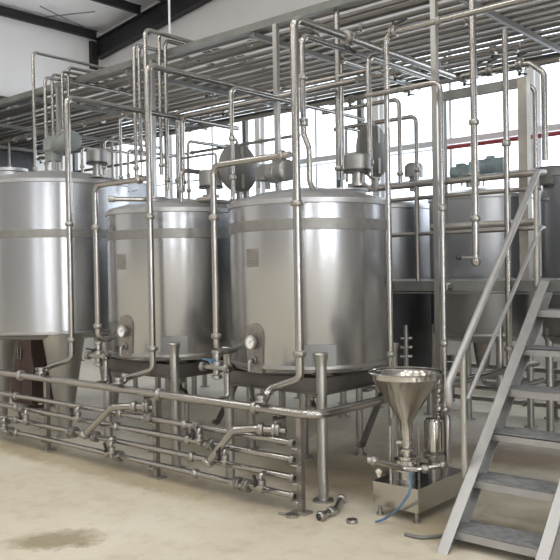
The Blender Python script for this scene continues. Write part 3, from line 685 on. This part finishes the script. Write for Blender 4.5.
# pipes from the frame to the right-hand tank
for k, (pp, r, lab) in enumerate(((((462,70),(530,63),(544,73),(549,180)), .024, 'bent pipe dropping to the right-hand rear tank, upper of two parallel ones'), (((528,84),(541,92),(549,186)), .018, 'bent pipe dropping to the right-hand rear tank, lower of two parallel ones'))):
    Yk = 5.9
    w = [P(*q_, Y=Yk) for q_ in pp]
    if k == 0: pts = [(w[0].x,Yk,w[1].z+.0),(w[1].x,Yk,w[1].z),(w[2].x,Yk,w[2].z),(w[2].x,Yk,1.52+1.0-.1)]
    else: pts = [(w[0].x,Yk-.12,w[0].z),(w[1].x-.0,Yk-.12,w[1].z),(w[1].x,Yk-.12,2.35)]
    o = pipe(lab, pts, r, bend=.07, group='bent pipes over the right-hand rear tank')
    if k == 0:
        for px in (476,490,520): add_valve(o, (P(px,66,Y=Yk).x,Yk,w[1].z), (1,0,0), r, hdir=(0,-.2,1), hl=.07)
# ------------------------------------------------------------------ platform and staircase
PZ = 1.50; PY = 5.50
pl = thing('platform', 'raised steel platform around the rear tanks at the head of the staircase', 'platform', (-2.5,PY,0))
mb = MB()
# deck in strips leaving the tank openings
mb.b2(-4.0, .6, PY, 6.62, PZ-.03, PZ); 
for (a, b) in ((-5.36,-5.26),(-4.18,-4.09),(-3.01,-2.96),(-1.88,.6)): mb.b2(a, b, 6.62, 7.75, PZ-.03, PZ)
mb.b2(-5.45, .6, 7.75, 8.3, PZ-.03, PZ); mb.b2(-5.45,-4.0,6.3,6.62,PZ-.03,PZ)
mb.build('deck', 'tread', pl, smooth=False)
MB().b2(-4.0,.6,PY-.03,PY,PZ-.08,PZ+.0).b2(-4.0,.6,PY-.03,PY+.03,PZ-.10,PZ-.09).build('edge_beam', 'beam', pl, smooth=False)
for x in (-3.52,-2.98): MB().cyl((x,PY-.04,PZ-.045),(x,PY-.12,PZ-.045),.03,n=16).build('beam_roller','polish',pl)
for (x, y) in ((P(441,300,Y=PY).x,PY+.02),(-3.9,PY+.02),(-2.06,PY+.03),(-1.3,PY+.03),(.4,PY+.03),(-5.4,8.2),(-3.0,8.2),(-.6,8.2)):
    MB().cyl((x,y,0),(x,y,PZ-.09),.03,n=16).cyl((x,y,0),(x,y,.012),.06,n=16).build('leg', 'leg', pl)
# guard rail along the platform front
gr = thing('guard_rail', 'steel guard rail of level pipes along the front of the platform behind the nearest tank', 'railing', (-3.1,PY,PZ))
XG0 = -4.05; XG1 = -2.26
for z, r in ((2.28,.024),(2.17,.018),(1.88,.017)): MB().tube([(XG0,PY+.02,z),(XG1,PY+.02,z)], r).build('rail', 'pipedull', gr)
MB().tube([(-3.2,PY+.08,1.93),(XG1-.05,PY+.08,1.93)], .026).build('rail', 'post', gr)
for x in (XG0, -3.3, -2.3): MB().tube([(x,PY+.02,PZ),(x,PY+.02,2.28)], .02).build('rail_post', 'pipedull', gr)
st = thing('staircase', 'steel staircase with plate treads climbing to the platform at the right', 'stairs', (-1.95,4.0,0))
SX0, SX1 = -2.22, -1.60
slope_y0 = 3.86
def sy(z): return slope_y0 + z*1.0
for s, (x, inn) in enumerate(((SX0,1),(SX1,-1))):
    mb = MB()
    # web, front flange and rear flange of the stringer channel
    dep = .16
    def quad(xa, xb, off0, off1):
        i = len(mb.v)
        for z, xx in ((0,xa),(0,xb)): 
            mb.v.append(Vector((xx, slope_y0+off0, 0))); mb.v.append(Vector((xx, slope_y0+off1, 0)))
        for xx in (xa, xb):
            mb.v.append(Vector((xx, slope_y0+off0+PZ, PZ))); mb.v.append(Vector((xx, slope_y0+off1+PZ, PZ)))
        mb.f.extend([(i,i+1,i+3,i+2),(i+4,i+6,i+7,i+5),(i,i+4,i+5,i+1),(i+2,i+3,i+7,i+6),(i,i+2,i+6,i+4),(i+1,i+5,i+7,i+3)])
    quad(x, x+inn*.006, 0, dep*1.3); quad(x, x+inn*.07, 0, .010); quad(x, x+inn*.05, dep*1.3-.01, dep*1.3)
    mb.build('stringer', 'stair', st, smooth=False)
tz = [.10+.24*k for k in range(6)]
for z in tz:
    y0 = sy(z)+.025; y1 = y0+.24
    mb = MB(); mb.b2(SX0+.008, SX1-.008, y0, y1, z-.006, z); mb.b2(SX0+.008, SX1-.008, y0, y0+.006, z-.045, z); mb.b2(SX0+.008, SX1-.008, y1-.006, y1, z-.04, z)
    T = mb.build('tread', 'stair', st, smooth=False)
    g = MB(); g.b2(SX0+.02, SX1-.02, y0+.02, y1-.01, z, z+.002)
    g.build('grip_surface', 'tread', T, smooth=False)
def hand(x, name):
    pts = [(x,4.20,.86),(x,4.06,.86),(x,4.06,.96)]
    a = Vector((x,4.063,.92)); b = Vector((x,5.393,2.269))
    mb = MB(); mb.tube([a+Vector((0,.10,-.14)), a+Vector((0,.01,-.12)), a, b, b+Vector((0,.12,.01))], .023, .05); H_ = mb.build('handrail', 'stair', st)
    mb = MB(); mb.tube([(x,4.30,.80),(x,5.43,1.87),(x,5.5,1.88)], .014); mb.build('mid_rail', 'stair', st)
    for (y, zb) in ((4.25, .34),(5.36, 1.46)):
        zt = .92+(y-4.063)*1.014
        MB().tube([(x,y,zb),(x,y,zt-.01)], .017).build('rail_post', 'post', st)
hand(SX0+.0-.02, 'left'); hand(SX1+.04, 'right')

# ------------------------------------------------------------------ rear low piping under the platform
for k, (z, y) in enumerate(((.52,7.9),(.40,7.95),(.27,7.98),(.14,8.0))):
    pipe('level pipe low behind the staircase under the platform, %s from the top' % ordn[k], [(-5.6,y,z),(-.2,y,z)], .026, m='pipedull', clamps=[((x,y,z),(1,0,0)) for x in (-4.6,-3.5,-3.0)], group='low pipes behind the staircase')
for k, (x, lab) in enumerate(((-3.2,'dark stand holding the low pipes behind the lower stair treads'), (-4.4,'dark stand holding the low pipes behind the hopper'), (-2.2,'dark stand holding the low pipes behind the upper stair treads'))):
    tag(MB().b2(x-.03,x+.03,8.02,8.08,0,.6).b2(x-.08,x+.08,7.98,8.12,0,.012).build('pipe_stand', 'beam', smooth=False), lab, 'stand', 'stands of the low rear pipes')
# valve stack between first and second row (short bright rungs)
q = P(406, 350, D=7.2)
t = thing('valve_stack', 'stack of short bright fittings in the dark gap under the platform edge', 'valve', (q.x,q.y,0))
MB().cyl((q.x,q.y,0),(q.x,q.y,1.08),.022,n=14).build('column', 'leg', t)
for k in range(3):
    z = ZX(406, 338+9*k, q.y)[1]; d = cR*.055
    MB().cyl(Vector((q.x,q.y,z))-d, Vector((q.x,q.y,z))+d, .017, n=14).build('fitting', 'polish', t)
# ------------------------------------------------------------------ hopper machine
CX0 = P(372,482,z=.22); CX1 = P(418,490,z=.22); CX2 = P(465,470,z=.22)
ang = math.atan2(CX2.y-CX1.y, CX2.x-CX1.x)-PI/2
ex = Vector((math.cos(ang), math.sin(ang), 0)); ey = Vector((-ex.y, ex.x, 0))
wx = .335; wy = .60; fc = Vector((CX1.x, CX1.y, 0))
def m(u, v, z): return fc - ex*u + ey*v + Vector((0,0,z))   # u to the left, v to the back
hm = thing('powder_hopper_mixer', 'small steel mixing machine with a big funnel hopper on a boxed base beside the stairs', 'machine', m(wx/2,wy/2,0))
mb = MB(); mb.box(m(wx/2,wy/2,.145), (wx,wy,.15), rz=ang); mb.box(m(wx/2,wy/2,.221), (wx+.012,wy+.012,.006), rz=ang)
mb.build('base_cabinet', 'polish', hm, smooth=False)
for (u, v) in ((.03,.03),(wx-.03,.03),(.03,wy-.03),(wx-.03,wy-.03)):
    MB().cyl(m(u,v,.0), m(u,v,.015), .024, n=14).cyl(m(u,v,.01), m(u,v,.075), .013, n=12).build('foot', 'clamp', hm)
hc = P(405.5, 372, D=5.02); hx, hy = hc.x, hc.y; hz = .93
mb = MB(); mb.lathe([(.04,.545),(.042,.62),(.218,hz-.035),(.226,hz-.03),(.226,hz),(.233,hz+.004),(.233,hz-.004),(.219,hz-.006),(.211,hz-.035),(.036,.618),(.034,.545)], (hx,hy,0), n=56)
hp_ = mb.build('hopper_funnel', 'polish', hm)
MB().lathe([(.226,hz-.004),(.239,hz-.002),(.241,hz+.006),(.233,hz+.012),(.226,hz+.006)], (hx,hy,0), n=56).build('rolled_rim', 'polish', hp_)
MB().lathe([(.034,.56),(.034,.45),(.045,.445),(.05,.44),(.05,.425),(.03,.42),(.03,.40),(.06,.395),(.06,.375),(.035,.37)], (hx,hy,0), n=28).build('outlet_neck', 'polish', hm)
nv = MB(); nv.bar(Vector((hx,hy,.485))-cR*.07, Vector((hx,hy,.485))+cR*.02, .03, .02); nv.lathe([(.022,.50),(.04,.498),(.04,.47),(.022,.468)], (hx,hy,0), n=20); nv.build('throttle_valve', 'clamp', hm)
for dx in (-.10,-.05,.05,.085):   # support rods
    p = Vector((hx,hy,0))+cR*dx+cF*.05; MB().cyl((p.x,p.y,.22),(p.x,p.y,.58 if abs(dx)>.06 else .46),.010,n=10).build('support_rod', 'clamp', hm)
pv = MB(); pv.lathe([(0,.23),(.045,.235),(.05,.25),(.05,.30),(.085,.305),(.085,.375),(.06,.385),(0,.39)], (hx,hy,0), n=30); pv.build('pump_head', 'polish', hm)
a = P(372, 460, D=4.85); b = P(443, 465, D=4.95)
cp = MB(); cp.tube([a, Vector((hx,hy,.335))-cF*.085-cR*.04, Vector((hx,hy,.328))-cF*.09+cR*.05, b], .019, .06); cpo = cp.build('cross_pipe', 'polish', hm)
add_clamps(cpo, [(a+Vector((.012,0,0)), b-a), (Vector((hx,hy,.33))-cF*.09+cR*.1, cR), (b, cR)], .019)
MB().cyl(a, a-Vector((cR.x,cR.y,0))*.03, .024, n=14).build('end_cap', 'clamp', hm)
MB().cyl((hx,hy,.22), (hx,hy,.31), .05, n=24).build('pump_pedestal', 'cover', hm)
# motor with cooling fins, upright
mq = P(434, 440, D=5.1); mx, my = mq.x, mq.y
mb = MB(); mb.lathe([(0,.40),(.05,.40),(.058,.41),(.058,.60),(.052,.615),(0,.62)], (mx,my,0), n=28)
for k in range(16):
    th = 2*PI*k/16; d = Vector((math.cos(th), math.sin(th), 0)); mb.bar(Vector((mx,my,.42))+d*.062, Vector((mx,my,.60))+d*.062, .012, .005, up=d)
mo = mb.build('motor', 'polish', hm)
MB().lathe([(0,.36),(.072,.36),(.072,.385),(.05,.40),(0,.40)], (mx,my,0), n=28).build('motor_flange', 'clamp', mo)
MB().cyl((mx,my,.22),(mx,my,.36),.04,n=20).build('motor_pedestal', 'clamp', hm)
rp = MB(); rp.tube([(xh-.05,YH,.52),(xh-.05,YH,.88)], .016, n=10); rpo = rp.build('outlet_pipe', 'pipe', hm)
for k in range(5): add_clamps(rpo, [((xh-.05,YH,.60+.06*k),(0,0,1))], .017)
q0 = Vector((mx,my,.5))+cR*.09; MB().tube([q0-Vector((0,0,.18)), q0+Vector((0,0,.14)), (xh,YH,.60)], .022, .05).build('return_pipe', 'clamp', hm)
kb = m(wx-.03,.02,.25); MB().cyl(kb, kb+Vector((0,0,.02)), .012, n=12).lathe([(0,.0),(.018,.004),(.022,.02),(.012,.035),(0,.036)], kb+Vector((0,0,.015)), n=16).build('control_knob', 'cream', hm)
bh = P(411, 485, D=4.72)
hose = tag(MB().tube([P(411,472,D=4.80), P(411,484,D=4.70), P(409,494,D=4.66), P(399,508,D=4.68), Vector(P(385,519,z=.02)), Vector(P(376,522,z=.02))], .008, .05, n=10).build('rubber_hose', 'blue'), 'thin blue hose hanging from the hopper machine onto the floor', 'hose')
h2 = [P(405,534,z=.012), P(420,538,z=.012), P(440,536,z=.012), P(455,530,z=.012)]
tag(MB().tube(h2, .011, .1, n=10).build('cable', 'beam'), 'dark cable lying on the floor between the hopper machine and the stair foot', 'cable')

# ------------------------------------------------------------------ loose things
q = P(352, 523, z=0)
tag(MB().lathe([(.018,0),(.034,0),(.036,.008),(.036,.018),(.034,.024),(.018,.024),(.018,0)], (q.x,q.y,0), n=24).build('pipe_ring', 'clamp'), 'small steel ring lying alone on the floor', 'ring')
a = P(321, 516, z=.03); b = P(336, 509, z=.03); c = P(341, 499, z=.03)
o = tag(MB().tube([a, b, c], .022, .05, n=16).build('loose_pipe_elbow', 'polish'), 'loose steel pipe elbow lying on the floor by the tank leg', 'fitting')
add_clamps(o, [(a, b-a), (c, c-b), (b.lerp(a,.35), b-a)], .021)
q = P(292, 517, z=0)
o = tag(MB().lathe([(.022,0),(.042,0),(.042,.02),(.022,.02),(.022,0)], (q.x,q.y,0), n=20).build('clamp_ring', 'clamp'), 'steel clamp ring lying on the floor at the foot of the end post', 'ring')
MB().tube([(q.x-.04,q.y,.012),(q.x-.1,q.y-.02,.012)], .008, n=8).build('wing_bolt','clamp',o)
q = P(139, 205, D=6.62)
t = thing('plastic_bucket', 'pale bluish bucket standing on top of the middle tank', 'bucket', (q.x,q.y,q.z))
MB().lathe([(0,0),(.075,0),(.09,.17),(.095,.172),(.095,.18),(.086,.18),(.07,.01),(0,.01)], (q.x,q.y,q.z), n=28).build('bucket_body', 'cup', t)
MB().tube([(q.x-.09,q.y,q.z+.17),(q.x-.05,q.y-.08,q.z+.11),(q.x+.05,q.y-.08,q.z+.11),(q.x+.09,q.y,q.z+.17)], .004, .03, n=6).build('bail_handle', 'clamp', t)
a = P(112,199,D=6.2); b = P(150,198,D=6.3)
o = pipe('short level pipe with a knobbed end at the upper left of the middle tank', [a, (b.x,b.y,a.z)], .018)
MB().lathe([(0,-.03),(.024,-.026),(.028,0),(.024,.026),(0,.03)], a, cR, n=16).build('knob', 'clamp', o)
q = P(169, 0, Y=5.6); q2 = P(169, 32, Y=5.6)
tag(MB().tube([(q.x,5.6,roofz(q.x)+.15),(q.x,5.6,RZ+.16)], .012, n=8).build('suspension_rod', 'frame'), 'thin pale rod hanging from the roof to the overhead rack', 'rod')

# ------------------------------------------------------------------ light
W = bpy.data.worlds.new('sky'); bpy.context.scene.world = W; W.use_nodes = True
bg = W.node_tree.nodes['Background']; bg.inputs[0].default_value = (.88,.93,1,1); bg.inputs[1].default_value = 8.0
def area(name, loc, direction, sx, sy, power, col=(1,1,1)):
    l = bpy.data.lights.new(name, 'AREA'); l.shape = 'RECTANGLE'; l.size = sx; l.size_y = sy; l.energy = power; l.color = col
    o = bpy.data.objects.new(name, l); C.objects.link(o); o.location = loc
    o.rotation_euler = Vector(direction).to_track_quat('-Z', 'Y').to_euler()
def portal(loc, direction, sx, sy):
    area('window_portal', loc, direction, sx, sy, 1); bpy.data.lights[-1]
    o = C.objects[-1]; o.data.cycles.is_portal = True
for a, b in ro: area('window_daylight', (XR-.01,(a+b)/2,2.65), (-1,0,0), b-a, 4.7, 62*(b-a)*4.7, (.97,.98,1))
for a, b in fo: portal(((a+b)/2,YF-.05,2.65), (0,1,0), b-a, 4.7)
for a, b in wins: portal(((a+b)/2,YB+.19,(WZ0+WZ1)/2), (0,-1,0), b-a, WZ1-WZ0)
for x in (-9,-4.5,0,4):
    for y in (-6.5,-2.5,1.5): area('overhead_fill', (x,y,roofz(x)-.1), (0,0,-1), 1.8, 1.2, 125, (1,.985,.96))  # added fill under the roof, lifts floor and ambient light
# ------------------------------------------------------------------ camera and view
cam = bpy.data.cameras.new('camera'); co = bpy.data.objects.new('camera', cam); C.objects.link(co)
cam.sensor_fit = 'HORIZONTAL'; cam.sensor_width = 36; cam.lens = 36*FPX/560
c, s = math.cos(ROLL), math.sin(ROLL)
ix = cR*c - U2*s; iy = cR*s + U2*c
mt = Matrix(((ix.x,iy.x,-F2.x,0),(ix.y,iy.y,-F2.y,0),(ix.z,iy.z,-F2.z,H),(0,0,0,1)))
co.matrix_world = mt; cam.clip_start = .05; cam.clip_end = 200
bpy.context.scene.camera = co
vs = bpy.context.scene.view_settings; bpy.context.scene.display_settings.display_device = 'sRGB'
vs.view_transform = 'Standard'; vs.look = 'None'; vs.gamma = 1; vs.use_curve_mapping = False; vs.exposure = -0.88
